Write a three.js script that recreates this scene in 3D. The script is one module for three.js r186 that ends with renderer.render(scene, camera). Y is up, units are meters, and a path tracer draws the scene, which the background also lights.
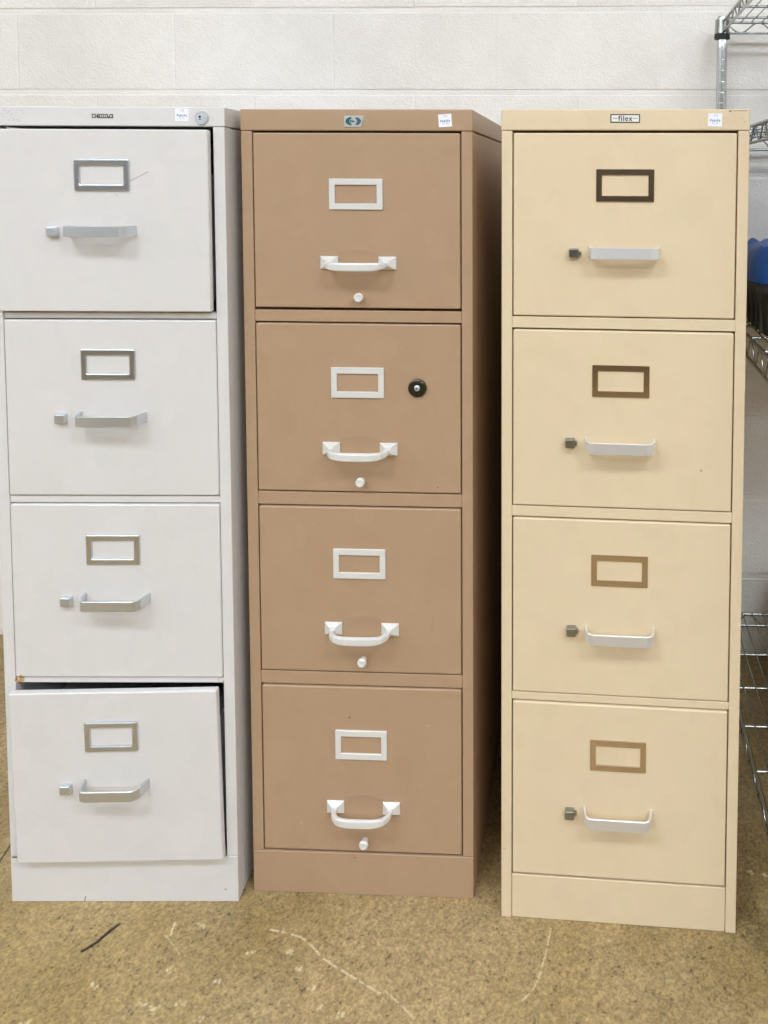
import * as THREE from 'three';
import { RoundedBoxGeometry } from 'three/addons/geometries/RoundedBoxGeometry.js';
import { ConvexGeometry } from 'three/addons/geometries/ConvexGeometry.js';
import { mergeGeometries, toCreasedNormals } from 'three/addons/utils/BufferGeometryUtils.js';
import { RectAreaLightUniformsLib } from 'three/addons/lights/RectAreaLightUniformsLib.js';
import { Brush, Evaluator, SUBTRACTION } from 'three-bvh-csg';

// ---------------------------------------------------------------- camera, light, exposure
RectAreaLightUniformsLib.init();
const scene = new THREE.Scene();
scene.background = new THREE.Color(0x000000);
const renderer = new THREE.WebGLRenderer({ antialias: true });
renderer.toneMapping = THREE.LinearToneMapping;
renderer.toneMappingExposure = 2.58;
renderer.shadowMap.enabled = true;

const F = 812.09, CX = 563.09, CY = 223.38;                       // focal length and lens centre, in pixels of a 768 x 1024 frame
const fullW = 2 * CX, fullH = 2 * (1024 - CY);
const camera = new THREE.PerspectiveCamera(2 * Math.atan(fullH / 2 / F) * 180 / Math.PI, fullW / fullH, 0.05, 60);
camera.setViewOffset(fullW, fullH, 0, fullH / 2 - CY, 768, 1024);
camera.position.set(0, 1.2171, 0);
camera.rotation.order = 'YXZ';
camera.rotation.set(-0.05609, 0.04036, 0.00475);

const LAMP_COLOR = new THREE.Color().setRGB(0.835, 0.92, 1.0);
const LAMP_INTENSITY = 6.6;
const ROOM = { x0: -6, x1: 6, zb: -2.0266, zf: 7.5, h: 3.7 };
const LAMPS = [];
for (const z of [0.95, 3.1, 5.3]) for (const x of [-4.2, -1.4, 1.4, 4.2]) LAMPS.push([x, z]);

// ---------------------------------------------------------------- helpers
let seed = 12345;
const rnd = () => { seed = (seed * 1664525 + 1013904223) >>> 0; return seed / 4294967296; };
const rr = (a, b) => a + (b - a) * rnd();
const used = new Map();
function numbered(n) { const k = used.get(n) ?? 0; used.set(n, k + 1); return k ? n + '_' + String(k).padStart(3, '0') : n; }
function mesh(name, geo, mat, parent) {
  const m = new THREE.Mesh(geo, mat); m.name = parent ? name : numbered(name);
  m.castShadow = m.receiveShadow = true; (parent ?? scene).add(m); return m;
}
function tag(o, label, category, group) { o.userData.label = label; o.userData.category = category; if (group) o.userData.group = group; return o; }
function struct(name, geo, mat) { const m = mesh(name, geo, mat); m.userData.kind = 'structure'; return m; }
function thing(name, label, category, pos, turn = 0, group) {
  const g = new THREE.Group(); g.name = numbered(name); g.position.set(...pos); g.rotation.y = turn; scene.add(g);
  return tag(g, label, category, group);
}
const flat = (g) => { const n = g.index ? g.toNonIndexed() : g; for (const k of Object.keys(n.attributes)) if (!['position', 'normal', 'uv'].includes(k)) n.deleteAttribute(k); return n; };
const merge = (list, groups = false) => mergeGeometries(list.map(flat), groups);
function box(w, h, d, x = 0, y = 0, z = 0, r = 0, seg = 2) {       // centred at x, y, z
  const g = r ? new RoundedBoxGeometry(w, h, d, seg, r) : new THREE.BoxGeometry(w, h, d);
  return flat(g).translate(x, y, z);
}
function boxUV(geo, s = 1) {                                        // uv in metres by the face's main direction
  const g = flat(geo); if (!g.attributes.normal) g.computeVertexNormals();
  const p = g.attributes.position, n = g.attributes.normal, uv = new Float32Array(p.count * 2);
  for (let i = 0; i < p.count; i++) {
    const ax = Math.abs(n.getX(i)), ay = Math.abs(n.getY(i)), az = Math.abs(n.getZ(i));
    const [a, b] = ax > ay && ax > az ? [p.getZ(i), p.getY(i)] : ay > az ? [p.getX(i), p.getZ(i)] : [p.getX(i), p.getY(i)];
    uv[2 * i] = a * s; uv[2 * i + 1] = b * s;
  }
  g.setAttribute('uv', new THREE.BufferAttribute(uv, 2)); return g;
}
function faceUV(geo, W, H, ox = 0, oy = 0) {                        // uv 0..1 over a cabinet's whole front
  const g = flat(geo), p = g.attributes.position, uv = new Float32Array(p.count * 2);
  for (let i = 0; i < p.count; i++) { uv[2 * i] = (p.getX(i) + ox) / W + .5; uv[2 * i + 1] = (p.getY(i) + oy) / H; }
  g.setAttribute('uv', new THREE.BufferAttribute(uv, 2)); return g;
}
function hash(x, y, s) { let h = (x * 374761393 + y * 668265263 + s * 1442695041) | 0; h = Math.imul(h ^ (h >>> 13), 1274126177); return ((h ^ (h >>> 16)) >>> 0) / 4294967296; }
function noiseTile(N, octaves, s = 1) {                             // periodic value noise, octaves = [cells, weight]
  const out = new Float32Array(N * N);
  octaves.forEach(([c, w], o) => {
    const lat = new Float32Array(c * c); for (let i = 0; i < c * c; i++) lat[i] = hash(i % c, (i / c) | 0, s * 31 + o) - .5;
    for (let y = 0; y < N; y++) {
      const fy = y / N * c, y0 = Math.floor(fy), ty = fy - y0, sy = ty * ty * (3 - 2 * ty), r0 = (y0 % c) * c, r1 = ((y0 + 1) % c) * c;
      for (let x = 0; x < N; x++) {
        const fx = x / N * c, x0 = Math.floor(fx), tx = fx - x0, sx = tx * tx * (3 - 2 * tx), a = x0 % c, b = (x0 + 1) % c;
        const u = lat[r0 + a] + (lat[r0 + b] - lat[r0 + a]) * sx, v = lat[r1 + a] + (lat[r1 + b] - lat[r1 + a]) * sx;
        out[y * N + x] += w * (u + (v - u) * sy);
      }
    }
  });
  return out;
}
function tex(N, fn, srgb, M = N) {
  const d = new Uint8Array(N * M * 4);
  for (let i = 0; i < N * M; i++) { const c = fn(i); d[4 * i] = c[0]; d[4 * i + 1] = c[1]; d[4 * i + 2] = c[2]; d[4 * i + 3] = 255; }
  const t = new THREE.DataTexture(d, N, M); t.wrapS = t.wrapT = THREE.RepeatWrapping; t.magFilter = THREE.LinearFilter; t.minFilter = THREE.LinearMipmapLinearFilter; t.generateMipmaps = true;
  if (srgb) t.colorSpace = THREE.SRGBColorSpace; t.needsUpdate = true; return t;
}
function again(t, u, v = u) { const c = t.clone(); c.repeat.set(u, v); c.needsUpdate = true; return c; }
const clamp = (v, a = 0, b = 255) => Math.max(a, Math.min(b, v));
const lin = (r, g, b) => new THREE.Color().setRGB(r, g, b);

// ---------------------------------------------------------------- textures and materials
const nPeel = noiseTile(512, [[128, 1], [64, .7], [16, .4]], 3);
const peelTex = tex(512, (i) => { const v = clamp(128 + nPeel[i] * 90); return [v, v, v]; });
const nBlock = noiseTile(1024, [[24, .35], [80, .5], [170, .9], [340, .7]], 5);
const blockBump = tex(1024, (i) => { const v = clamp(128 + nBlock[i] * 120); return [v, v, v]; });
const nBlotch = noiseTile(512, [[4, 1], [9, .8], [24, .5], [90, .35]], 7);
const blockColor = tex(512, (i) => { const k = nBlotch[i] * 10; return [clamp(247 + k), clamp(242 + k), clamp(237 + k * 1.1)]; }, true);
const mBlock = new THREE.MeshStandardMaterial({ map: again(blockColor, .55), roughness: .55, bumpMap: again(blockBump, 2.1), bumpScale: .0015 });
const mMortar = new THREE.MeshStandardMaterial({ map: again(blockColor, .8), roughness: .6, bumpMap: again(blockBump, 2), bumpScale: .0012 });
const mPlainWall = new THREE.MeshStandardMaterial({ color: lin(.62, .60, .57), roughness: .7 });
const mFarWall = new THREE.MeshStandardMaterial({ color: lin(.34, .32, .29), roughness: .8 });
const mCeiling = new THREE.MeshStandardMaterial({ color: lin(.72, .71, .69), roughness: .9 });

// floor: sealed concrete, 2.6 m tile, one tile with the marks that lie in front of the cabinets
const FT = 2.6, FX = -1.5, FZ = -2.0266, FN = 2048;
const nf1 = noiseTile(FN, [[5, 1], [11, .9], [26, .5], [60, .25]], 11);
const nf2 = noiseTile(FN, [[200, .25], [460, .6], [1000, 1.2]], 12);
const nf3 = noiseTile(FN, [[9, 1], [20, 1], [46, .7]], 13);
const floorPix = new Float32Array(FN * FN * 3);
for (let i = 0; i < FN * FN; i++) {
  const a = nf1[i], g = nf2[i], b = nf3[i], t = clamp(.5 + b * .8, 0, 1);
  const k = 1 + a * .10 + g * .26, pit = g < -.64 ? .74 : 1;
  floorPix[3 * i] = (150 + 22 * t) * k * pit; floorPix[3 * i + 1] = (127 + 22 * t) * k * pit; floorPix[3 * i + 2] = (82 + 27 * t) * k * pit;
}
const floorTex = tex(FN, (i) => [clamp(floorPix[3 * i]), clamp(floorPix[3 * i + 1]), clamp(floorPix[3 * i + 2])], true);
const px = (x) => (x - FX) / FT * FN, pz = (z) => (z - FZ) / FT * FN;
function dab(x, y, r, c, alpha) {
  for (let j = Math.floor(y - r - 1); j <= y + r + 1; j++) for (let i = Math.floor(x - r - 1); i <= x + r + 1; i++) {
    if (i < 0 || j < 0 || i >= FN || j >= FN) continue;
    const d = Math.hypot(i - x, j - y), a = alpha * clamp(r + .5 - d, 0, 1); if (a <= 0) continue;
    for (let q = 0; q < 3; q++) { const k = 3 * (j * FN + i) + q; floorPix[k] += (c[q] - floorPix[k]) * a; }
  }
}
function stroke(pts, r, c, alpha, gaps = 0) {
  const cv = new THREE.CatmullRomCurve3(pts.map(([x, z]) => new THREE.Vector3(px(x), pz(z), 0))), n = Math.ceil(cv.getLength());
  for (let i = 0; i <= n; i++) { const v = cv.getPointAt(i / n), g = .5 + .5 * Math.sin(i * .31) * Math.sin(i * .117 + 1); if (g < gaps) continue; dab(v.x + rr(-.5, .5), v.y + rr(-.5, .5), r * rr(.6, 1.2), c, alpha * rr(.5, 1)); }
}
const WHITE = [226, 212, 178], BLACK = [38, 34, 24];
stroke([[-.799, -1.179], [-.787, -1.193], [-.778, -1.210], [-.768, -1.227]], 2.0, [28, 25, 17], 1);
stroke([[-.519, -1.229], [-.466, -1.218], [-.448, -1.208], [-.419, -1.186], [-.376, -1.164], [-.314, -1.135]], 1.3, WHITE, .75, .32);
stroke([[-.679, -1.234], [-.675, -1.212]], 1.4, WHITE, .7); stroke([[-.683, -1.211], [-.662, -1.196], [-.642, -1.179]], .9, WHITE, .5, .3);
stroke([[-.065, -1.253], [-.072, -1.205], [-.084, -1.157], [-.101, -1.134]], 1, WHITE, .7, .2);
stroke([[-.309, -1.140], [-.253, -1.099], [-.2, -1.05]], 1, WHITE, .6, .2);
stroke([[-1.2, -1.9], [-1.05, -1.334], [-1.0, -.9]], 1.4, BLACK, .6);
for (const [x, z] of [[-.645, -1.155], [-.659, -1.105], [-.638, -1.1], [-.604, -1.107], [-.563, -1.14], [-.535, -1.189], [-.472, -1.192], [-.449, -1.164], [-.417, -1.139], [-.394, -1.111], [-.565, -1.087], [-.364, -1.101], [-.746, -1.127], [-.813, -1.071], [-.633, -1.231], [.3, -1.369], [.282, -1.374]])
  for (let k = 0; k < 9; k++) dab(px(x) + rr(-6, 6), pz(z) + rr(-3, 3), rr(.7, 2.2), WHITE, rr(.3, .75));
for (let k = 0; k < 260; k++) { const x = rr(-1.2, .6), z = rr(-1.35, -.7); dab(px(x), pz(z), rr(.5, 1.4), rnd() < .55 ? WHITE : BLACK, rr(.25, .6)); }
for (const [x, z, n] of [[.089, -1.156, 8], [.098, -1.153, 8], [-.586, -1.202, 3], [-.223, -1.288, 2], [-.826, -1.191, 3], [.262, -1.308, 26], [.27, -1.281, 30], [.28, -1.267, 24], [.248, -1.254, 9]])
  for (let k = 0; k < n; k++) dab(px(x) + rr(-5, 5) * (n > 20 ? 2.2 : 1), pz(z) + rr(-2.5, 2.5) * (n > 20 ? 3 : 1), rr(.5, 1.5), [70, 60, 40], rr(.2, .5));
const floorMarked = tex(FN, (i) => [clamp(floorPix[3 * i]), clamp(floorPix[3 * i + 1]), clamp(floorPix[3 * i + 2])], true);
const floorBump = tex(512, (i) => { const v = clamp(128 + nPeel[i] * 100); return [v, v, v]; });
const floorLook = { roughness: .5, bumpMap: again(floorBump, 9), bumpScale: .0010 };
const mFloor = new THREE.MeshStandardMaterial({ map: floorTex, ...floorLook });
const mFloorMarked = new THREE.MeshStandardMaterial({ map: floorMarked, ...floorLook });

const brushN = noiseTile(256, [[32, 1], [100, .8]], 21);
const brushTex = tex(256, (i) => { const v = clamp(150 + brushN[(i % 256) + 256 * ((i / 256 / 24) | 0)] * 120); return [v, v, v]; });
const mChrome = new THREE.MeshStandardMaterial({ color: lin(.66, .69, .73), metalness: 1, roughness: .32 });
const mSatin = new THREE.MeshStandardMaterial({ color: lin(.72, .755, .80), metalness: 1, roughness: .46, bumpMap: again(brushTex, 30, 200), bumpScale: .00008 });
const mSatinBright = new THREE.MeshStandardMaterial({ color: lin(.88, .88, .91), metalness: .75, roughness: .45, bumpMap: again(brushTex, 30, 200), bumpScale: .00008 });
const mBronze = new THREE.MeshStandardMaterial({ color: lin(.70, .58, .46), metalness: 1, roughness: .2 });
const mPewter = new THREE.MeshStandardMaterial({ color: lin(.36, .37, .35), metalness: 1, roughness: .3 });
const mWhiteCast = new THREE.MeshStandardMaterial({ color: lin(.80, .785, .765), roughness: .34, metalness: .15 });
const mDarkMetal = new THREE.MeshStandardMaterial({ color: lin(.06, .05, .035), roughness: .28, metalness: .7 });
const mHole = new THREE.MeshStandardMaterial({ color: lin(.01, .01, .01), roughness: .9 });
const mWire = new THREE.MeshStandardMaterial({ color: lin(.40, .41, .39), metalness: 1, roughness: .24 });
const mPole = new THREE.MeshStandardMaterial({ color: lin(.62, .64, .65), metalness: 1, roughness: .25 });
const mBlackPlastic = new THREE.MeshStandardMaterial({ color: lin(.015, .015, .015), roughness: .5 });

// ---------------------------------------------------------------- the room
{
  const { x0, x1, zb, zf, h } = ROOM, T = .2;
  // floor with thickness: one marked tile, the same concrete around it
  const rects = [[FX, FZ, FX + FT, FZ + FT, 1], [x0 - T, FZ - T, FX, zf + T, 0], [FX + FT, FZ - T, x1 + T, zf + T, 0], [FX, FZ + FT, FX + FT, zf + T, 0], [FX, FZ - T, FX + FT, FZ, 0]];
  const top = (a, b, c, d) => {
    const g = box(c - a, .15, d - b, (a + c) / 2, -.075, (b + d) / 2), p = g.attributes.position, uv = g.attributes.uv;
    for (let i = 0; i < p.count; i++) uv.setXY(i, (p.getX(i) - FX) / FT, (p.getZ(i) - FZ) / FT);
    return g;
  };
  const g = mergeGeometries([merge(rects.filter((r) => !r[4]).map((r) => top(...r))), top(...rects[0])], true);
  struct('floor', g, [mFloor, mFloorMarked]);
  struct('ceiling', box(x1 - x0 + 2 * T, .2, zf - zb + 2 * T, (x0 + x1) / 2, h + .1, (zb + zf) / 2), mCeiling);
  struct('wall_left', box(T, h, zf - zb + 2 * T, x0 - T / 2, h / 2, (zb + zf) / 2), mPlainWall);
  struct('wall_right', box(T, h, zf - zb + 2 * T, x1 + T / 2, h / 2, (zb + zf) / 2), mPlainWall);
  struct('wall_front', box(x1 - x0, h, T, (x0 + x1) / 2, h / 2, zf + T / 2), mFarWall);

  // back wall: mortar bed and painted concrete blocks
  const wall = struct('wall_back', boxUV(box(x1 - x0, h, T, (x0 + x1) / 2, h / 2, zb - T / 2 - .0024)), mMortar);
  const BW = .4064, BH = .2032, J = .0085, jx = -1.0648, jy = 1.6317;
  const block = (w, ou, ov) => {                                    // front face and four sloping edges
    const hw = (w + .0003) / 2, hh = (BH - J) / 2, c = .0042, cs = .0034, d = .0032, e = .0010, P = [], U = [];   // upright joints are struck nearly flush
    const f = [[-hw + cs, -hh + c, 0], [hw - cs, -hh + c, 0], [hw - cs, hh - c, 0], [-hw + cs, hh - c, 0]];
    const m = [[-hw, -hh + c, -e], [hw, -hh + c, -e], [hw, hh - c, -e], [-hw, hh - c, -e]], o = [[-hw, -hh, -d], [hw, -hh, -d], [hw, hh, -d], [-hw, hh, -d]];
    const quad = (...q) => { for (const v of [q[0], q[1], q[2], q[0], q[2], q[3]]) { P.push(...v); U.push(v[0] + ou, v[1] + ov); } };
    quad(...f); quad(f[1], m[1], m[2], f[2]); quad(m[0], f[0], f[3], m[3]); quad(o[0], o[1], m[1], m[0]); quad(m[3], m[2], o[2], o[3]); quad(m[0], m[1], f[1], f[0]); quad(f[3], f[2], m[2], m[3]);
    const g = new THREE.BufferGeometry(); g.setAttribute('position', new THREE.Float32BufferAttribute(P, 3)); g.setAttribute('uv', new THREE.Float32BufferAttribute(U, 2)); g.computeVertexNormals(); return g;
  };
  const variants = []; for (let k = 0; k < 12; k++) variants.push(block(BW, rr(0, 5), rr(0, 5)));
  const rest = [];
  for (let n = -10; n < 8; n++) {
    const y = jy - BH * (n + .5); if (y + BH / 2 > h + .02 || y - BH / 2 < -.01) continue;
    for (let m = -14; m < 20; m++) {
      const x = jx + BW * (m + .5) + (Math.abs(n) % 2 ? BW / 2 : 0);
      if (x - BW / 2 < x0 || x + BW / 2 > x1) continue;
      const z = zb + rr(-.0005, .0006), g = variants[Math.floor(rnd() * 12)];
      if (x > -2.6 && x < 2 && y < 2.3) { const b = mesh('block', g, mBlock, wall); b.position.set(x, y, z); b.rotation.set(rr(-.002, .002), rr(-.0015, .0015), rr(-.001, .001)); }
      else rest.push(g.clone().translate(x, y, z));
    }
  }
  const r = mesh('far_blocks', mergeGeometries(rest), mBlock, wall); r.userData.kind = 'stuff';
}

// ---------------------------------------------------------------- ceiling lamps (outside the frame, they light the room)
for (const [x, z] of LAMPS) {
  const t = thing('ceiling_light', 'long white fluorescent ceiling fixture above the floor', 'light', [x, ROOM.h - .09, z], 0, 'ceiling fixtures');
  mesh('housing', box(1.3, .06, .68, 0, .06, 0, .01), new THREE.MeshStandardMaterial({ color: lin(.8, .8, .8), roughness: .5 }), t);
  mesh('diffuser', box(1.22, .03, .60, 0, .015, 0, .008), new THREE.MeshStandardMaterial({ color: lin(.8, .8, .8), emissive: LAMP_COLOR, emissiveIntensity: 3, roughness: .4 }), t);
  const l = new THREE.RectAreaLight(LAMP_COLOR, LAMP_INTENSITY, 1.2, .58);
  l.position.set(x, ROOM.h - .1, z); l.rotation.x = -Math.PI / 2; l.name = 'lamp_light'; scene.add(l);
}

// ---------------------------------------------------------------- dark bookcases across the aisle, behind the camera: what the metal fittings mirror
{
  const mWood = new THREE.MeshStandardMaterial({ color: lin(.17, .12, .085), roughness: .5 });
  [-3.3, -2.2, -1.1, 0, 1.1, 2.2, 3.3].forEach((x, i) => {
    const t = thing('bookcase', 'dark brown open bookcase across the aisle', 'bookcase', [x, 0, 2.5], Math.PI, 'bookcases across the aisle');
    for (const s of [-1, 1]) mesh('side_panel', box(.025, 1.75, .35, s * .4875, .875, 0), mWood, t);
    mesh('back_panel', box(.95, 1.75, .012, 0, .875, -.165), mWood, t);
    for (const y of [.06, .47, .88, 1.29, 1.7375]) mesh('shelf', box(.95, .025, .335, 0, y, .007), mWood, t);
  });
}

// ---------------------------------------------------------------- filing cabinets
function canvas(w, h) { const c = document.createElement('canvas'); c.width = w; c.height = h; return [c, c.getContext('2d')]; }
function canvasTex(c) { const t = new THREE.CanvasTexture(c); t.colorSpace = THREE.SRGBColorSpace; t.wrapS = t.wrapT = THREE.RepeatWrapping; return t; }
// enamel: a map over the whole front (marks at their places, in metres from the base centre) and a plain one for the other faces
function enamel(rgb, W, H, rough, marks) {
  const S = 1100, [c, x] = canvas(Math.round(W * S), Math.round(H * S)), css = (q, a = 1) => `rgba(${q.map((v) => Math.round(clamp(v))).join(',')},${a})`;
  x.fillStyle = css(rgb); x.fillRect(0, 0, c.width, c.height);
  for (let k = 0; k < 500; k++) {                                   // handling marks and slight mottling
    const d = rr(-5, 4); x.fillStyle = css(rgb.map((v) => v + d), .35);
    x.beginPath(); x.ellipse(rnd() * c.width, rnd() * c.height, rr(4, 40), rr(4, 30), rnd() * 3, 0, 7); x.fill();
  }
  const P = (px_, py_) => [(px_ + W / 2) * S, (H - py_) * S];
  marks({
    line: (pts, w, col, a) => { x.strokeStyle = css(col, a); x.lineWidth = w * S; x.beginPath(); pts.forEach((p, i) => i ? x.lineTo(...P(...p)) : x.moveTo(...P(...p))); x.stroke(); },
    spot: (px_, py_, r, col, a, r2 = r) => { x.fillStyle = css(col, a); x.beginPath(); x.ellipse(...P(px_, py_), r * S, r2 * S, 0, 0, 7); x.fill(); },
  });
  const look = { roughness: rough };
  return {
    front: new THREE.MeshStandardMaterial({ map: canvasTex(c), ...look, bumpMap: again(peelTex, W / .12, H / .12), bumpScale: .00012 }),
    plain: new THREE.MeshStandardMaterial({ color: new THREE.Color().setRGB(...rgb.map((v) => v / 255), THREE.SRGBColorSpace), ...look, bumpMap: again(peelTex, 8), bumpScale: .00012 }),
  };
}
function frameShape(w, h, iw, ih, r, ir) {
  const rect = (P, w2, h2, rad) => {
    const a = w2 / 2, b = h2 / 2; P.moveTo(-a + rad, -b); P.lineTo(a - rad, -b); P.quadraticCurveTo(a, -b, a, -b + rad); P.lineTo(a, b - rad); P.quadraticCurveTo(a, b, a - rad, b);
    P.lineTo(-a + rad, b); P.quadraticCurveTo(-a, b, -a, b - rad); P.lineTo(-a, -b + rad); P.quadraticCurveTo(-a, -b, -a + rad, -b); return P;
  };
  const s = rect(new THREE.Shape(), w, h, r); s.holes.push(rect(new THREE.Path(), iw, ih, ir)); return s;
}
function sweep(path, section, caps = true) {                        // path: [x, z, nx, nz, scaleY, dy]; section: [along the normal, y] outline
  const n = section.length, P = [], I = [];
  path.forEach(([x, z, nx, nz, sy = 1, dy = 0]) => section.forEach(([a, b]) => P.push(x + nx * a, b * sy + dy, z + nz * a)));
  for (let i = 0; i < path.length - 1; i++) for (let j = 0; j < n; j++) { const a = i * n + j, b = i * n + (j + 1) % n; I.push(a, b, a + n, b, b + n, a + n); }
  if (caps) for (let j = 1; j < n - 1; j++) { I.push(0, j + 1, j); const o = (path.length - 1) * n; I.push(o, o + j, o + j + 1); }
  const g = new THREE.BufferGeometry(); g.setAttribute('position', new THREE.Float32BufferAttribute(P, 3)); g.setIndex(I);
  const f = g.toNonIndexed(); f.computeVertexNormals(); return boxUV(toCreasedNormals(f, .7));
}
function withNormals(pts) {
  return pts.map(([x, z, ...r], i) => { const a = pts[Math.max(0, i - 1)], b = pts[Math.min(pts.length - 1, i + 1)], tx = b[0] - a[0], tz = b[1] - a[1], l = Math.hypot(tx, tz); return [x, z, -tz / l, tx / l, ...r]; });
}
function strapHandle(base, flatHalf, d, h) {                        // bent flat bar
  const c = [[-base, -.001], [-flatHalf - .002, d], [flatHalf + .002, d], [base, -.001]], r = .011, pts = [[...c[0]]];
  for (const k of [1, 2]) {
    const P = c[k], A = c[k - 1], B = c[k + 1], la = Math.hypot(A[0] - P[0], A[1] - P[1]), lb = Math.hypot(B[0] - P[0], B[1] - P[1]);
    const p = [P[0] + (A[0] - P[0]) / la * r, P[1] + (A[1] - P[1]) / la * r], q = [P[0] + (B[0] - P[0]) / lb * r, P[1] + (B[1] - P[1]) / lb * r];
    for (let i = 0; i <= 8; i++) { const t = i / 8, u = 1 - t; pts.push([u * u * p[0] + 2 * u * t * P[0] + t * t * q[0], u * u * p[1] + 2 * u * t * P[1] + t * t * q[1]]); }
  }
  pts.push([...c[3]]);
  const a = .0018, b = h / 2, k = .0008;
  return sweep(withNormals(pts), [[-a, -b + k], [-a + k, -b], [a - k, -b], [a, -b + k], [a, b - k], [a - k, b], [-a + k, b], [-a, b - k]]);
}
function castHandle() {                                             // bow on two pyramid feet
  const foot = (x) => {
    const q = []; for (const [w, h, z] of [[.0290, .0212, 0], [.0290, .0212, .0018], [.0105, .0100, .0085]]) for (const sx of [-1, 1]) for (const sy of [-1, 1]) q.push(new THREE.Vector3(x + sx * w / 2, sy * h / 2, z));
    return boxUV(new ConvexGeometry(q));
  };
  const pts = [];
  for (let i = 0; i <= 40; i++) {
    const a = Math.PI * i / 40, ce = Math.cos(a), se = Math.sin(a);
    pts.push([-.0465 * Math.sign(ce) * Math.pow(Math.abs(ce), .62), .006 + .026 * Math.pow(se, .62), .62 + .42 * se, -.0015 - .0022 * se]);
  }
  const sec = []; for (let i = 0; i < 14; i++) { const t = i / 14 * 2 * Math.PI, c = Math.cos(t), s = Math.sin(t); sec.push([.0042 * Math.sign(c) * Math.pow(Math.abs(c), .6), .0066 * Math.sign(s) * Math.pow(Math.abs(s), .6)]); }
  return merge([foot(-.0475), foot(.0475), sweep(withNormals(pts), sec.reverse())]);
}
const G = {
  holderBevel: boxUV(new THREE.ExtrudeGeometry(frameShape(.0835, .0465, .0725, .0335, .0012, .004), { depth: .0008, bevelEnabled: true, bevelThickness: .0026, bevelSize: .0020, bevelSegments: 2, curveSegments: 5 })),
  holderFlat: boxUV(new THREE.ExtrudeGeometry(frameShape(.0862, .0490, .0690, .0308, .0008, .0006), { depth: .0026, bevelEnabled: true, bevelThickness: .0004, bevelSize: .0004, bevelSegments: 1, curveSegments: 3 })),
  holderPlate: boxUV(new THREE.ExtrudeGeometry(frameShape(.0890, .0500, .0722, .0325, .0008, .0008), { depth: .0012, bevelEnabled: true, bevelThickness: .0006, bevelSize: .0005, bevelSegments: 1, curveSegments: 3 })),
  strapA: strapHandle(.0525, .0435, .0300, .0172), strapB: strapHandle(.0540, .0485, .0270, .0180), cast: castHandle(),
  latchA: boxUV(merge([box(.0172, .0160, .003, 0, 0, .0015, .001), box(.0162, .0152, .009, 0, .0002, .0050, .0020)])),
  latchB: boxUV(merge([box(.0150, .0140, .012, 0, 0, .006, .0018), box(.004, .006, .006, .009, -.001, .003, .0008)])),
  knob: (() => { const q = [[0, 0], [.0052, 0], [.0048, .004], [.0044, .0055], [.0066, .0065], [.0076, .0085], [.0074, .0115], [.0062, .0132], [.0040, .0137], [.0032, .0131], [0, .0131]].map(([a, b]) => new THREE.Vector2(a, b)); return boxUV(toCreasedNormals(new THREE.LatheGeometry(q, 28).rotateX(Math.PI / 2), .5)); })(),
};
function lathe(pts, seg = 32) { return boxUV(toCreasedNormals(new THREE.LatheGeometry(pts.map(([a, b]) => new THREE.Vector2(a, b)), seg).rotateX(Math.PI / 2), .5)); }
function sticker(name, parent, w, h, x, y, z, turn, draw) {
  const [c, g] = canvas(256, Math.round(256 * h / w)); draw(g, c.width, c.height);
  const top = new THREE.MeshStandardMaterial({ map: canvasTex(c), roughness: .5 });
  const geo = box(w, h, .0003); const p = geo.attributes.position, uv = geo.attributes.uv;
  for (let i = 0; i < p.count; i++) uv.setXY(i, p.getX(i) / w + .5, p.getY(i) / h + .5);
  const m = mesh(name, geo, top, parent); m.position.set(x, y, z); m.rotation.z = turn; return m;
}
const priceTag = (g, w, h) => {
  g.fillStyle = '#f6f6fb'; g.fillRect(0, 0, w, h); g.fillStyle = '#a9b1cf';
  g.fillRect(w * .42, h * .10, w * .07, h * .10); g.fillRect(w * .58, h * .08, w * .06, h * .14);
  g.fillStyle = '#8f9bc4'; let x = w * .14; for (const k of [.12, .1, .14, .08, .12, .1]) { g.fillRect(x, h * (.48 + .03 * Math.sin(k * 90)), w * k * .8, h * .15); x += w * k + w * .015; }
  g.fillStyle = '#b9c0d8'; g.fillRect(w * .3, h * .72, w * .16, h * .06); g.fillRect(w * .56, h * .72, w * .18, h * .06);
};

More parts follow.
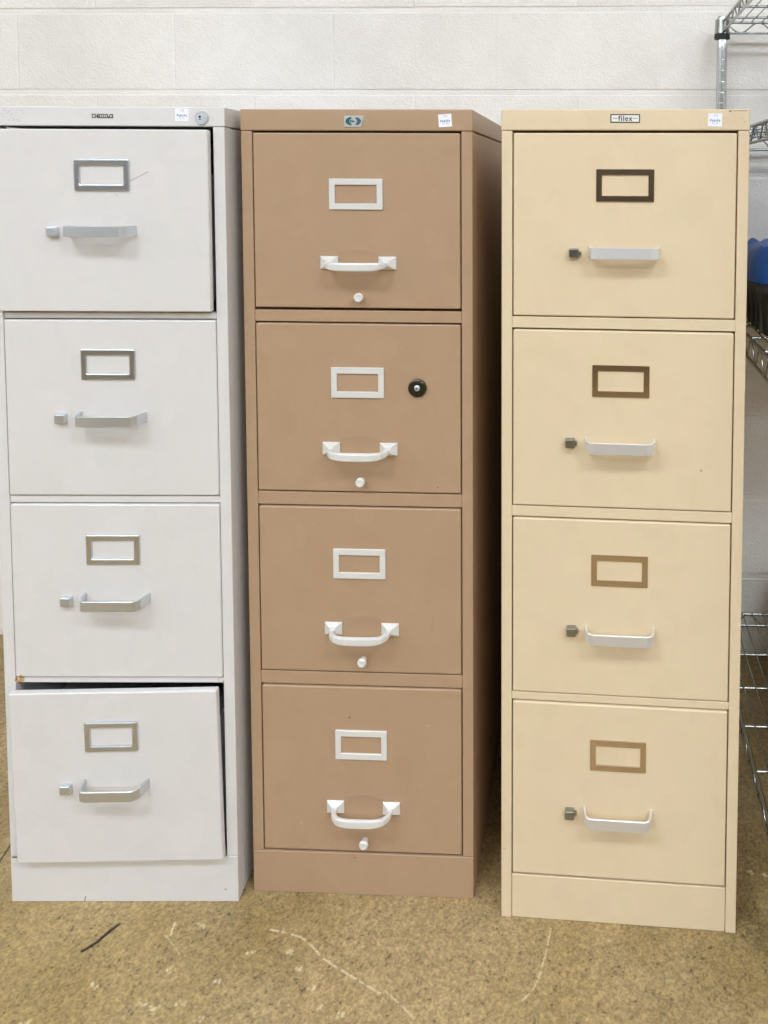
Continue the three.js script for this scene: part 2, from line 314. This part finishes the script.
// o: W, H, D, hood, post, base, rows [[bottom, top], ...], innerW, baseFull, fit(drawer, i)
function cabinet(o, label, pos, turn) {
  const t = thing('filing_cabinet', label, 'cabinet', pos, turn, 'four-drawer filing cabinets'), { W, H, D, mat } = o, fz = D / 2;
  const inner = o.innerW, pw = (W - inner) / 2, yb = o.baseFull ? o.base : 0, T = .010;
  // shell behind the front frame
  mesh('body', boxUV(merge([
    box(T, H - o.hood - .004, D - .022, -W / 2 + T / 2, (H - o.hood - .004) / 2 + .002, -.011), box(T, H - o.hood - .004, D - .022, W / 2 - T / 2, (H - o.hood - .004) / 2 + .002, -.011),
    box(W - 2 * T, H - .03, T, 0, H / 2, -fz + T / 2), box(W - 2 * T, .008, D - .04, 0, .02, -.01)])), mat.plain, t);
  mesh('top_hood', faceUV(box(W + .0016, o.hood, D + .0012, 0, H - o.hood / 2, 0, .0022), W, H), mat.front, t);
  for (const s of [-1, 1]) mesh('post', faceUV(box(pw, H - o.hood - .0006 - yb, .024, s * (W / 2 - pw / 2), (H - o.hood - .0006 + yb) / 2, fz - .012, .0012), W, H), mat.front, t);
  const bw = o.baseFull ? W : inner - .0012;
  mesh('base_panel', faceUV(merge([box(bw, o.base - .0008, .02, 0, (o.base - .0008) / 2, fz - .010 + (o.baseFull ? .0002 : -.0015), .0012)]), W, H), mat.front, t);
  const drawers = [];
  for (let i = 0; i < 4; i++) {
    const [b, top] = o.rows[i], g = o.gap ?? .0018, dw = inner - 2 * g, dh = top - b - g, th = .013;
    if (i < 3) { const r0 = Math.max(o.rows[i + 1][1] + .0008, o.railFrom?.[i] ?? 0), r1 = b - (o.low?.[i] ?? .0018); mesh('rail', faceUV(box(inner, r1 - r0, .02, 0, (r0 + r1) / 2, fz - .010 - o.railBack, .001), W, H), mat.front, t); }
    let geo = box(dw, dh, th, 0, dh / 2, -th / 2, .0026, 3);
    if (o.dish) {
      const a = new Brush(geo), e = new Brush(flat(new THREE.SphereGeometry(1, 48, 24).scale(.132, .060, .0200).translate(.001, o.handleY[i] + .001 - b, .0188)));
      a.updateMatrixWorld(); e.updateMatrixWorld(); const ev = new Evaluator(); ev.useGroups = false; geo = flat(ev.evaluate(a, e, SUBTRACTION).geometry);
    }
    const d = mesh('drawer', faceUV(geo, W, H, 0, b), mat.front, t); d.position.set(o.shift?.[i] ?? 0, b, fz + (o.proud?.[i] ?? .0006));
    o.roll?.[i] && (d.rotation.z = o.roll[i]); o.swing?.[i] && (d.rotation.y = o.swing[i]);
    mesh('drawer_box', boxUV(merge([box(.002, dh * .72, D - .09, -dw / 2 + .014, dh * .40, -(D - .09) / 2 - th), box(.002, dh * .72, D - .09, dw / 2 - .014, dh * .40, -(D - .09) / 2 - th), box(dw - .03, .002, D - .09, 0, dh * .05, -(D - .09) / 2 - th), box(dw - .03, dh * .6, .002, 0, dh * .34, -(D - .09) - th)])), mat.plain, d);
    drawers.push(d); o.fit(d, i, b);
  }
  o.extra(t, drawers, fz); return t;
}
const put = (name, geo, mat, parent, x, y, z = 0) => { const m = mesh(name, geo, mat, parent); m.position.set(x, y, z); return m; };
// base centre of a cabinet whose front edge starts at (x, z) on the left and runs at angle a
function stand(x, z, a, W, D) { const ux = Math.cos(a), uz = -Math.sin(a), bx = -Math.sin(a), bz = -Math.cos(a); return [x + ux * W / 2 + bx * D / 2, 0, z + uz * W / 2 + bz * D / 2]; }

{ // white cabinet
  const W = .3793, H = 1.3266, D = .67, RUST = [176, 116, 44];
  const mat = enamel([224, 220, 218], W, H, .42, ({ line, spot }) => {
    line([[.036, 1.2075], [.050, 1.2105], [.062, 1.2165], [.076, 1.2235]], .0009, [120, 112, 108], .8);
    line([[.022, 1.189], [.026, 1.186], [.024, 1.184]], .0008, [140, 130, 124], .6);
    for (let k = 0; k < 60; k++) spot(rr(-.185, -.12), rr(1.303, 1.322), rr(.0005, .002), [165, 160, 156], rr(.15, .5), rr(.0004, .0012));
    for (let k = 0; k < 26; k++) spot(rr(-.171, -.160), rr(.379, .393), rr(.0008, .0026), RUST, rr(.4, .85), rr(.0006, .002));
    for (let k = 0; k < 9; k++) spot(rr(.160, .170), rr(.381, .391), rr(.0006, .0014), RUST, rr(.25, .6));
    line([[-.187, .0782], [-.178, .0782]], .0018, [50, 48, 44], .9);
    line([[-.066, .010], [-.068, .003], [-.067, 0]], .0014, [110, 84, 50], .8);
    spot(.168, .022, .0016, [140, 128, 96], .7); spot(-.165, 1.245, .0012, [150, 144, 140], .6);
    for (let k = 0; k < 30; k++) spot(rr(-.18, .18), rr(.0, 1.3), rr(.0003, .0009), [150, 140, 132], rr(.2, .5));
  });
  cabinet({
    W, H, D, mat, hood: .031, base: .0800, baseFull: true, innerW: .3430, railBack: .003, gap: .0012,
    rows: [[1.000, 1.2915], [.6965, .9860], [.3900, .6825], [.0810, .3735]],
    proud: [.0110, .0008, .0010, .0135], shift: [-.003, 0, 0, 0], low: [.003, .002, .002], railFrom: [0, 0, .3785], roll: [0, 0, 0, .019],
    fit(d, i, b) {
      put('label_holder', G.holderBevel, mChrome, d, i ? -.0035 : .0030, [1.218, .913, .607, .2985][i] - b, .0001);
      put('handle', G.strapA, mSatin, d, [.0015, .002, .001, .001][i], [1.130, .827, .526, .218][i] - b);
      put('thumb_latch', G.latchA, mSatin, d, i ? -.0805 : -.0755, [1.128, .825, .521, .212][i] - b);
    },
    extra(t, ds, fz) {
      const hood = t.children.find((c) => c.name === 'top_hood');
      const lock = put('lock', lathe([[.0001, .0036], [.0075, .0036], [.0080, .0030], [.0088, .0042], [.0100, .0040], [.0112, .0022], [.0114, 0]]), mSatin, hood, .1545, 1.3095, fz + .0006);
      lock.userData.label = 'round chrome key lock';
      put('keyhole', boxUV(merge([lathe([[.0001, .0004], [.0018, .0004], [.0018, 0]], 16), lathe([[.0001, .0004], [.0012, .0004], [.0012, 0]], 12).translate(0, -.0038, 0)])), mHole, hood, .1530, 1.3110, fz + .0042);
      sticker('price_sticker', hood, .0215, .0200, .1230, 1.3140, fz + .0009, -.03, priceTag);
      sticker('badge', hood, .0350, .0085, -.0025, 1.3115, fz + .0009, -.01, (g, w, h) => {
        g.fillStyle = '#dedbd9'; g.fillRect(0, 0, w, h); g.fillStyle = '#55524e';
        g.fillRect(4, 6, 46, h - 12); g.fillRect(44, h * .42, 30, h * .3); g.fillRect(62, 6, 130, h - 12); g.beginPath(); g.moveTo(180, h - 6); g.lineTo(212, 6); g.lineTo(252, 6); g.lineTo(252, h - 6); g.fill();
        g.fillStyle = '#c9c5c1'; g.fillRect(15, 17, 24, h - 34); g.fillRect(80, 16, 12, 10); for (const x of [100, 122, 144, 166]) g.fillRect(x, 16, 13, h - 36); g.fillRect(212, 20, 26, h - 42);
      });
    },
  }, 'white four-drawer filing cabinet with its bottom drawer pulled slightly open', stand(-.97074, -1.25839, .04617, W, D), .04617);
}
{ // tan cabinet
  const W = .3764, H = 1.3255, D = .67;
  const mat = enamel([181, 150, 121], W, H, .40, ({ line, spot }) => {
    spot(.1305, .7085, .0012, [90, 66, 46], .8);
    for (let k = 0; k < 60; k++) spot(rr(-.18, .18), rr(.06, 1.0), rr(.0003, .001), rnd() < .5 ? [210, 190, 168] : [130, 98, 76], rr(.25, .6));
    for (let k = 0; k < 14; k++) { const x = rr(.05, .15), y = rr(.09, .2); line([[x, y], [x + rr(-.001, .001), y - rr(.006, .022)]], rr(.0005, .001), [150, 112, 92], rr(.25, .5)); }
    spot(-.02, .312, .0018, [120, 90, 70], .8); spot(-.013, .0655, .0012, [80, 56, 40], .8);
    spot(.112, .301, .002, [205, 186, 164], .5); spot(-.105, .125, .0022, [205, 186, 164], .4);
  });
  const handleY = [1.0777, .7712, .4662, .1560];
  cabinet({
    W, H, D, mat, hood: .0345, base: .0735, baseFull: true, innerW: .3405, railBack: .0012, handleY, dish: true,
    rows: [[1.0035, 1.2895], [.6985, .9795], [.3910, .6735], [.0770, .3660]], low: [.0042, .0024, .0024], proud: [.0012, .0016, .0010, .0008],
    fit(d, i, b) {
      put('label_holder', G.holderFlat, mWhiteCast, d, -.0004, [1.1892, .8812, .5773, .2655][i] - b, 0);
      put('handle', G.cast, mWhiteCast, d, .0024, handleY[i] - b, -.0002);
      put('catch_knob', G.knob, mWhiteCast, d, .0046, [1.0222, .7180, .4135, .0975][i] - b, -.0002);
      if (i === 1) {
        const l = put('lock', mergeGeometries([lathe([[.0001, .003], [.0062, .003], [.0066, .0048], [.0125, .0056], [.0146, .004], [.0150, 0]]), merge([lathe([[.0001, .0062], [.003, .0062], [.0048, .0052], [.0052, .0025]], 20)])], true), [mDarkMetal, mSatin], d, .0980, .8740 - b, -.0002);
        l.userData.label = 'round dark bronze key lock';
        put('keyhole', lathe([[.0001, .0003], [.0011, .0003], [.0011, 0]], 12), mHole, d, .0980, .8740 - b, .0060);
      }
    },
    extra(t, ds, fz) {
      const hood = t.children.find((c) => c.name === 'top_hood');
      sticker('price_sticker', hood, .0215, .0205, .1445, 1.3078, fz + .0009, .07, priceTag);
      // silver badge cut on a slant, with two teal arcs around a disc
      const s = new THREE.Shape(); s.moveTo(-.0155, -.0085); s.lineTo(.0110, -.0085); s.lineTo(.0160, .0085); s.lineTo(-.0155, .0085);
      const badge = put('badge', boxUV(new THREE.ExtrudeGeometry(s, { depth: .0010, bevelEnabled: true, bevelThickness: .0004, bevelSize: .0004, bevelSegments: 1 })), new THREE.MeshStandardMaterial({ color: lin(.72, .78, .76), metalness: .6, roughness: .3 }), hood, -.0027, 1.3062, fz + .0005);
      badge.userData.label = 'silver badge with two teal arcs';
      const arc = (a0, a1) => { const c = new THREE.Shape(); c.absellipse(-.001, 0, .0125, .0072, a0, a1, false); c.absellipse(-.001, 0, .0062, .0050, a1, a0, true); return boxUV(new THREE.ExtrudeGeometry(c, { depth: .0003, bevelEnabled: false, curveSegments: 20 })); };
      const mt = new THREE.MeshStandardMaterial({ color: lin(.008, .13, .13), roughness: .3 }), mb = new THREE.MeshStandardMaterial({ color: lin(.07, .12, .18), roughness: .3 });
      put('badge_arc', arc(1.9, 4.4), mt, hood, -.0027, 1.3062, fz + .0018); put('badge_arc', arc(-1.1, 1.1), mb, hood, -.0027, 1.3062, fz + .0018);
      put('badge_emblem', boxUV(merge([box(.0018, .0050, .0003, -.0050, 0, 0), box(.0046, .0018, .0003, -.0010, -.0004, 0), box(.0012, .0034, .0003, -.0026, .0004, 0)])), new THREE.MeshStandardMaterial({ color: lin(.03, .035, .06), roughness: .4 }), hood, -.0027, 1.3062, fz + .0020);
    },
  }, 'tan brown four-drawer filing cabinet with bowed white handles', stand(-.57491, -1.29754, .00451, W, D), .00451);
}
{ // cream cabinet
  const W = .3816, H = 1.3230, D = .67;
  const mat = enamel([229, 208, 175], W, H, .42, ({ line, spot }) => {
    line([[.165, 1.3205], [.188, 1.3205]], .0012, [130, 100, 66], .6); spot(.161, 1.3198, .002, [96, 70, 44], .8, .0012);
    for (let k = 0; k < 14; k++) spot(rr(.15, .187), rr(1.30, 1.321), rr(.0004, .0012), [170, 132, 96], rr(.2, .5));
    spot(.125, .760, .0014, [110, 80, 48], .8); spot(.122, .402, .0013, [240, 232, 214], .8); spot(-.185, .118, .0016, [200, 160, 130], .6);
    spot(-.152, .962, .004, [236, 222, 194], .5, .001);
    for (let k = 0; k < 30; k++) spot(rr(-.18, .18), rr(.0, 1.3), rr(.0003, .0008), rnd() < .5 ? [245, 232, 205] : [170, 140, 100], rr(.2, .5));
  });
  cabinet({
    W, H, D, mat, hood: .0325, base: .0745, baseFull: false, innerW: .3480, railBack: .0012,
    rows: [[1.0000, 1.2885], [.6950, .9795], [.3865, .6755], [.0785, .3715]], proud: [.0006, .0010, .0006, .0008],
    fit(d, i, b) {
      put('label_holder', G.holderPlate, mBronze, d, [.0020, -.002, -.0015, -.0012][i], [1.2055, .8985, .5930, .2870][i] - b, .0001);
      put('handle', G.strapB, mSatinBright, d, [.0015, -.002, 0, -.001][i], [1.1020, .7990, .4935, .1920][i] - b);
      put('thumb_latch', G.latchB, mPewter, d, [-.0765, -.081, -.0775, -.0785][i], [1.1005, .8000, .4945, .1900][i] - b);
    },
    extra(t, ds, fz) {
      const hood = t.children.find((c) => c.name === 'top_hood');
      sticker('price_sticker', hood, .0215, .0198, .1383, 1.3065, fz + .0009, -.02, priceTag);
      sticker('badge', hood, .0455, .0132, .0012, 1.3088, fz + .0010, -.005, (g, w, h) => {
        g.fillStyle = '#2c2823'; g.fillRect(0, 0, w, h); g.fillStyle = '#f0ede8'; g.fillRect(9, 9, w - 18, h - 18);
        g.fillStyle = '#b9b4b4'; g.fillRect(20, h * .42, 44, h * .14); g.fillRect(192, h * .42, 44, h * .14);
        g.fillStyle = '#1c1a18'; g.font = 'bold 58px sans-serif'; g.textAlign = 'center'; g.textBaseline = 'middle'; g.fillText('filex', w / 2, h / 2 + 1);
      });
    },
  }, 'cream beige four-drawer filing cabinet beside the wire shelving', stand(-.14783, -1.26833, -.03328, W, D), -.03328);
}

// ---------------------------------------------------------------- wire shelving on the right
const SH = { x0: .297, x1: 1.497, zb: -1.968, zf: -1.208 };
{
  const t = thing('wire_shelf', 'chrome wire shelving unit behind the cream cabinet', 'shelf', [SH.x0, 0, SH.zb]), w = SH.x1 - SH.x0, d = SH.zf - SH.zb;
  const rod = (a, b, r, seg = 6) => {
    const A = new THREE.Vector3(...a), B = new THREE.Vector3(...b), v = B.clone().sub(A), g = new THREE.CylinderGeometry(r, r, v.length(), seg, 1);
    g.applyQuaternion(new THREE.Quaternion().setFromUnitVectors(new THREE.Vector3(0, 1, 0), v.clone().normalize())); return flat(g.translate(...A.add(B).multiplyScalar(.5).toArray()));
  };
  const zig = (a, b, y0, y1, n) => { const P = []; for (let i = 0; i <= n * 6; i++) { const s = i / (n * 6), k = .5 + .5 * Math.cos(s * n * 2 * Math.PI); P.push(new THREE.Vector3(a[0] + (b[0] - a[0]) * s, y0 + (y1 - y0) * k, a[1] + (b[1] - a[1]) * s)); } return flat(new THREE.TubeGeometry(new THREE.CatmullRomCurve3(P), n * 8, .0019, 5)); };
  const levels = [[.112, .142], [.870, .912], [1.286, 1.318], [1.562, 1.587]];
  for (const [px_, pz_] of [[0, 0], [w, 0], [0, d], [w, d]]) {
    const prof = [[.0001, 0], [.0127, 0]]; for (let y = .0254; y < 1.58; y += .0254) prof.push([.0127, y - .0012], [.0121, y], [.0127, y + .0012]); prof.push([.0127, 1.597], [.0115, 1.601], [.0001, 1.601]);
    const p = put('post', toCreasedNormals(new THREE.LatheGeometry(prof.map(([a, b]) => new THREE.Vector2(a, b)), 20), .6), mPole, t, px_, 0, pz_);
    for (const [y0, y1] of levels) {
      put('sleeve', flat(new THREE.CylinderGeometry(.0165, .0178, y1 - y0 + .008, 20).translate(0, (y0 + y1) / 2 + .002, 0)), mWire, p, 0, 0, 0);
      put('collar', flat(new THREE.CylinderGeometry(.0186, .0186, .011, 20).translate(0, y0 - .0085, 0)), mBlackPlastic, p, 0, 0, 0);
    }
  }
  for (const [y0, y1] of levels) {
    const e = [], c = [[0, 0], [w, 0], [w, d], [0, d]];
    for (let k = 0; k < 4; k++) {
      const a = c[k], b = c[(k + 1) % 4], L = k % 2 ? d : w;
      e.push(rod([a[0], y1, a[1]], [b[0], y1, b[1]], .0034, 8), rod([a[0], y0, a[1]], [b[0], y0, b[1]], .0030, 8), zig(a, b, y0, y1, Math.round(L / .085)));
    }
    const s = mesh('shelf', merge(e), mWire, t);
    const g = []; for (let x = .022; x < w - .01; x += .0245) g.push(rod([x, y1 + .004, .002], [x, y1 + .004, d - .002], .0016));
    for (let z = .053; z < d - .03; z += .1215) { g.push(rod([.002, y1 + .0012, z], [w - .002, y1 + .0012, z], .0028)); }
    mesh('wire_grid', merge(g), mWire, s);
  }
}
{ // dark bin with a blue tarpaulin over it, on the third shelf from the top
  const y = .912 + .0058, x = .304, z = -1.722;
  const t = thing('storage_bin', 'dark plastic bin under the blue tarpaulin on the wire shelf', 'bin', [x + .19, y, z]);
  const sh = (w, d, r) => { const s = new THREE.Shape(); s.moveTo(-w / 2 + r, -d / 2); s.lineTo(w / 2 - r, -d / 2); s.quadraticCurveTo(w / 2, -d / 2, w / 2, -d / 2 + r); s.lineTo(w / 2, d / 2 - r); s.quadraticCurveTo(w / 2, d / 2, w / 2 - r, d / 2); s.lineTo(-w / 2 + r, d / 2); s.quadraticCurveTo(-w / 2, d / 2, -w / 2, d / 2 - r); s.lineTo(-w / 2, -d / 2 + r); s.quadraticCurveTo(-w / 2, -d / 2, -w / 2 + r, -d / 2); return s; };
  const ringAt = (w, d, yy) => sh(w, d, .03).getPoints(6).map((p) => [p.x, yy, p.y]);
  const rings = [ringAt(.34, .38, 0), ringAt(.362, .405, .086), ringAt(.385, .428, .087), ringAt(.385, .428, .100), ringAt(.355, .40, .100), ringAt(.33, .37, .006)], P = [], I = [], n = rings[0].length;
  rings.flat().forEach((v) => P.push(...v));
  for (let k = 0; k < rings.length - 1; k++) for (let j = 0; j < n - 1; j++) { const a = k * n + j, b = a + 1; I.push(a, a + n, b, b, a + n, b + n); }
  for (const o of [0, (rings.length - 1) * n]) for (let j = 1; j < n - 1; j++) I.push(o, o + j, o + j + 1);
  const g = new THREE.BufferGeometry(); g.setAttribute('position', new THREE.Float32BufferAttribute(P, 3)); g.setIndex(I);
  const gg = g.toNonIndexed(); gg.computeVertexNormals();
  mesh('tub', boxUV(toCreasedNormals(gg, .6)), new THREE.MeshStandardMaterial({ color: lin(.025, .027, .022), roughness: .45 }), t);
  const ribs = []; for (let k = -4; k <= 4; k++) { ribs.push(box(.006, .082, .006, -.177, .044, k * .042, .002)); ribs.push(box(.006, .082, .006, k * .036, .044, .198, .002)); }
  mesh('rib', merge(ribs), new THREE.MeshStandardMaterial({ color: lin(.05, .055, .045), roughness: .4 }), t).userData.kind = 'stuff';
  // tarpaulin: a crumpled sheet lying over the bin with a hanging edge
  const N = 64, Wt = .395, Dt = .435, tn = noiseTile(128, [[5, 1], [11, .5], [26, .12]], 41), Q = [], J = [];
  for (let s = 0; s < 2; s++) for (let j = 0; j <= N; j++) for (let i = 0; i <= N; i++) {
    const u = i / N * 2 - 1, v = j / N * 2 - 1, e = Math.pow(Math.pow(Math.abs(u), 6) + Math.pow(Math.abs(v), 6), 1 / 6), rim = Math.sqrt(Math.max(0, 1 - Math.pow(Math.min(1, e), 18)));
    const q = tn[(Math.floor((j / N) * 126)) * 128 + Math.floor((i / N) * 126)], fold = Math.abs(q), k = 1 / Math.max(1, e);
    Q.push(u * k * Wt / 2, s ? .1015 : .1035 + (.074 - fold * .07) * rim, v * k * Dt / 2);
  }
  const M = (N + 1) * (N + 1);
  for (let j = 0; j < N; j++) for (let i = 0; i < N; i++) { const a = j * (N + 1) + i, b = a + 1, c = a + N + 1, d = c + 1; J.push(a, c, b, b, c, d, M + a, M + b, M + c, M + b, M + d, M + c); }
  for (let i = 0; i < N; i++) for (const [a, b] of [[i, i + 1], [N * (N + 1) + i + 1, N * (N + 1) + i], [(i + 1) * (N + 1), i * (N + 1)], [i * (N + 1) + N, (i + 1) * (N + 1) + N]]) J.push(a, b, M + a, b, M + b, M + a);
  const tg = new THREE.BufferGeometry(); tg.setAttribute('position', new THREE.Float32BufferAttribute(Q, 3)); tg.setIndex(J); const tf = tg.toNonIndexed(); tf.computeVertexNormals();
  const tarp = mesh('tarpaulin', boxUV(toCreasedNormals(tf, .5)), new THREE.MeshStandardMaterial({ color: lin(.014, .11, .46), roughness: .34 }));
  tarp.position.set(x + .19, y, z); tag(tarp, 'crumpled blue tarpaulin lying over the dark bin', 'tarpaulin');
}

// ---------------------------------------------------------------- cartons further along the shelves, just outside the frame: they shade the wall and floor
{
  const mCard = new THREE.MeshStandardMaterial({ color: lin(.30, .20, .11), roughness: .8 });
  const carton = (x, y, z, w, h, d, label) => {
    const t = thing('carton', label, 'box', [x, y, z]);
    mesh('carton_body', box(w, h, d, 0, h / 2, 0, .003), mCard, t);
    for (const k of [-1, 1]) mesh('flap', box(w - .004, .003, d / 2 - .003, 0, h + .0015, k * d / 4), mCard, t);
  };
  carton(.72, .142 + .0058, -1.60, .52, .14, .66, 'large brown carton on the bottom wire shelf');
  carton(1.24, .142 + .0058, -1.60, .38, .11, .66, 'smaller brown carton at the end of the bottom wire shelf');
  carton(1.08, .912 + .0058, -1.60, .66, .28, .66, 'wide brown carton beside the dark bin');
}

renderer.render(scene, camera);
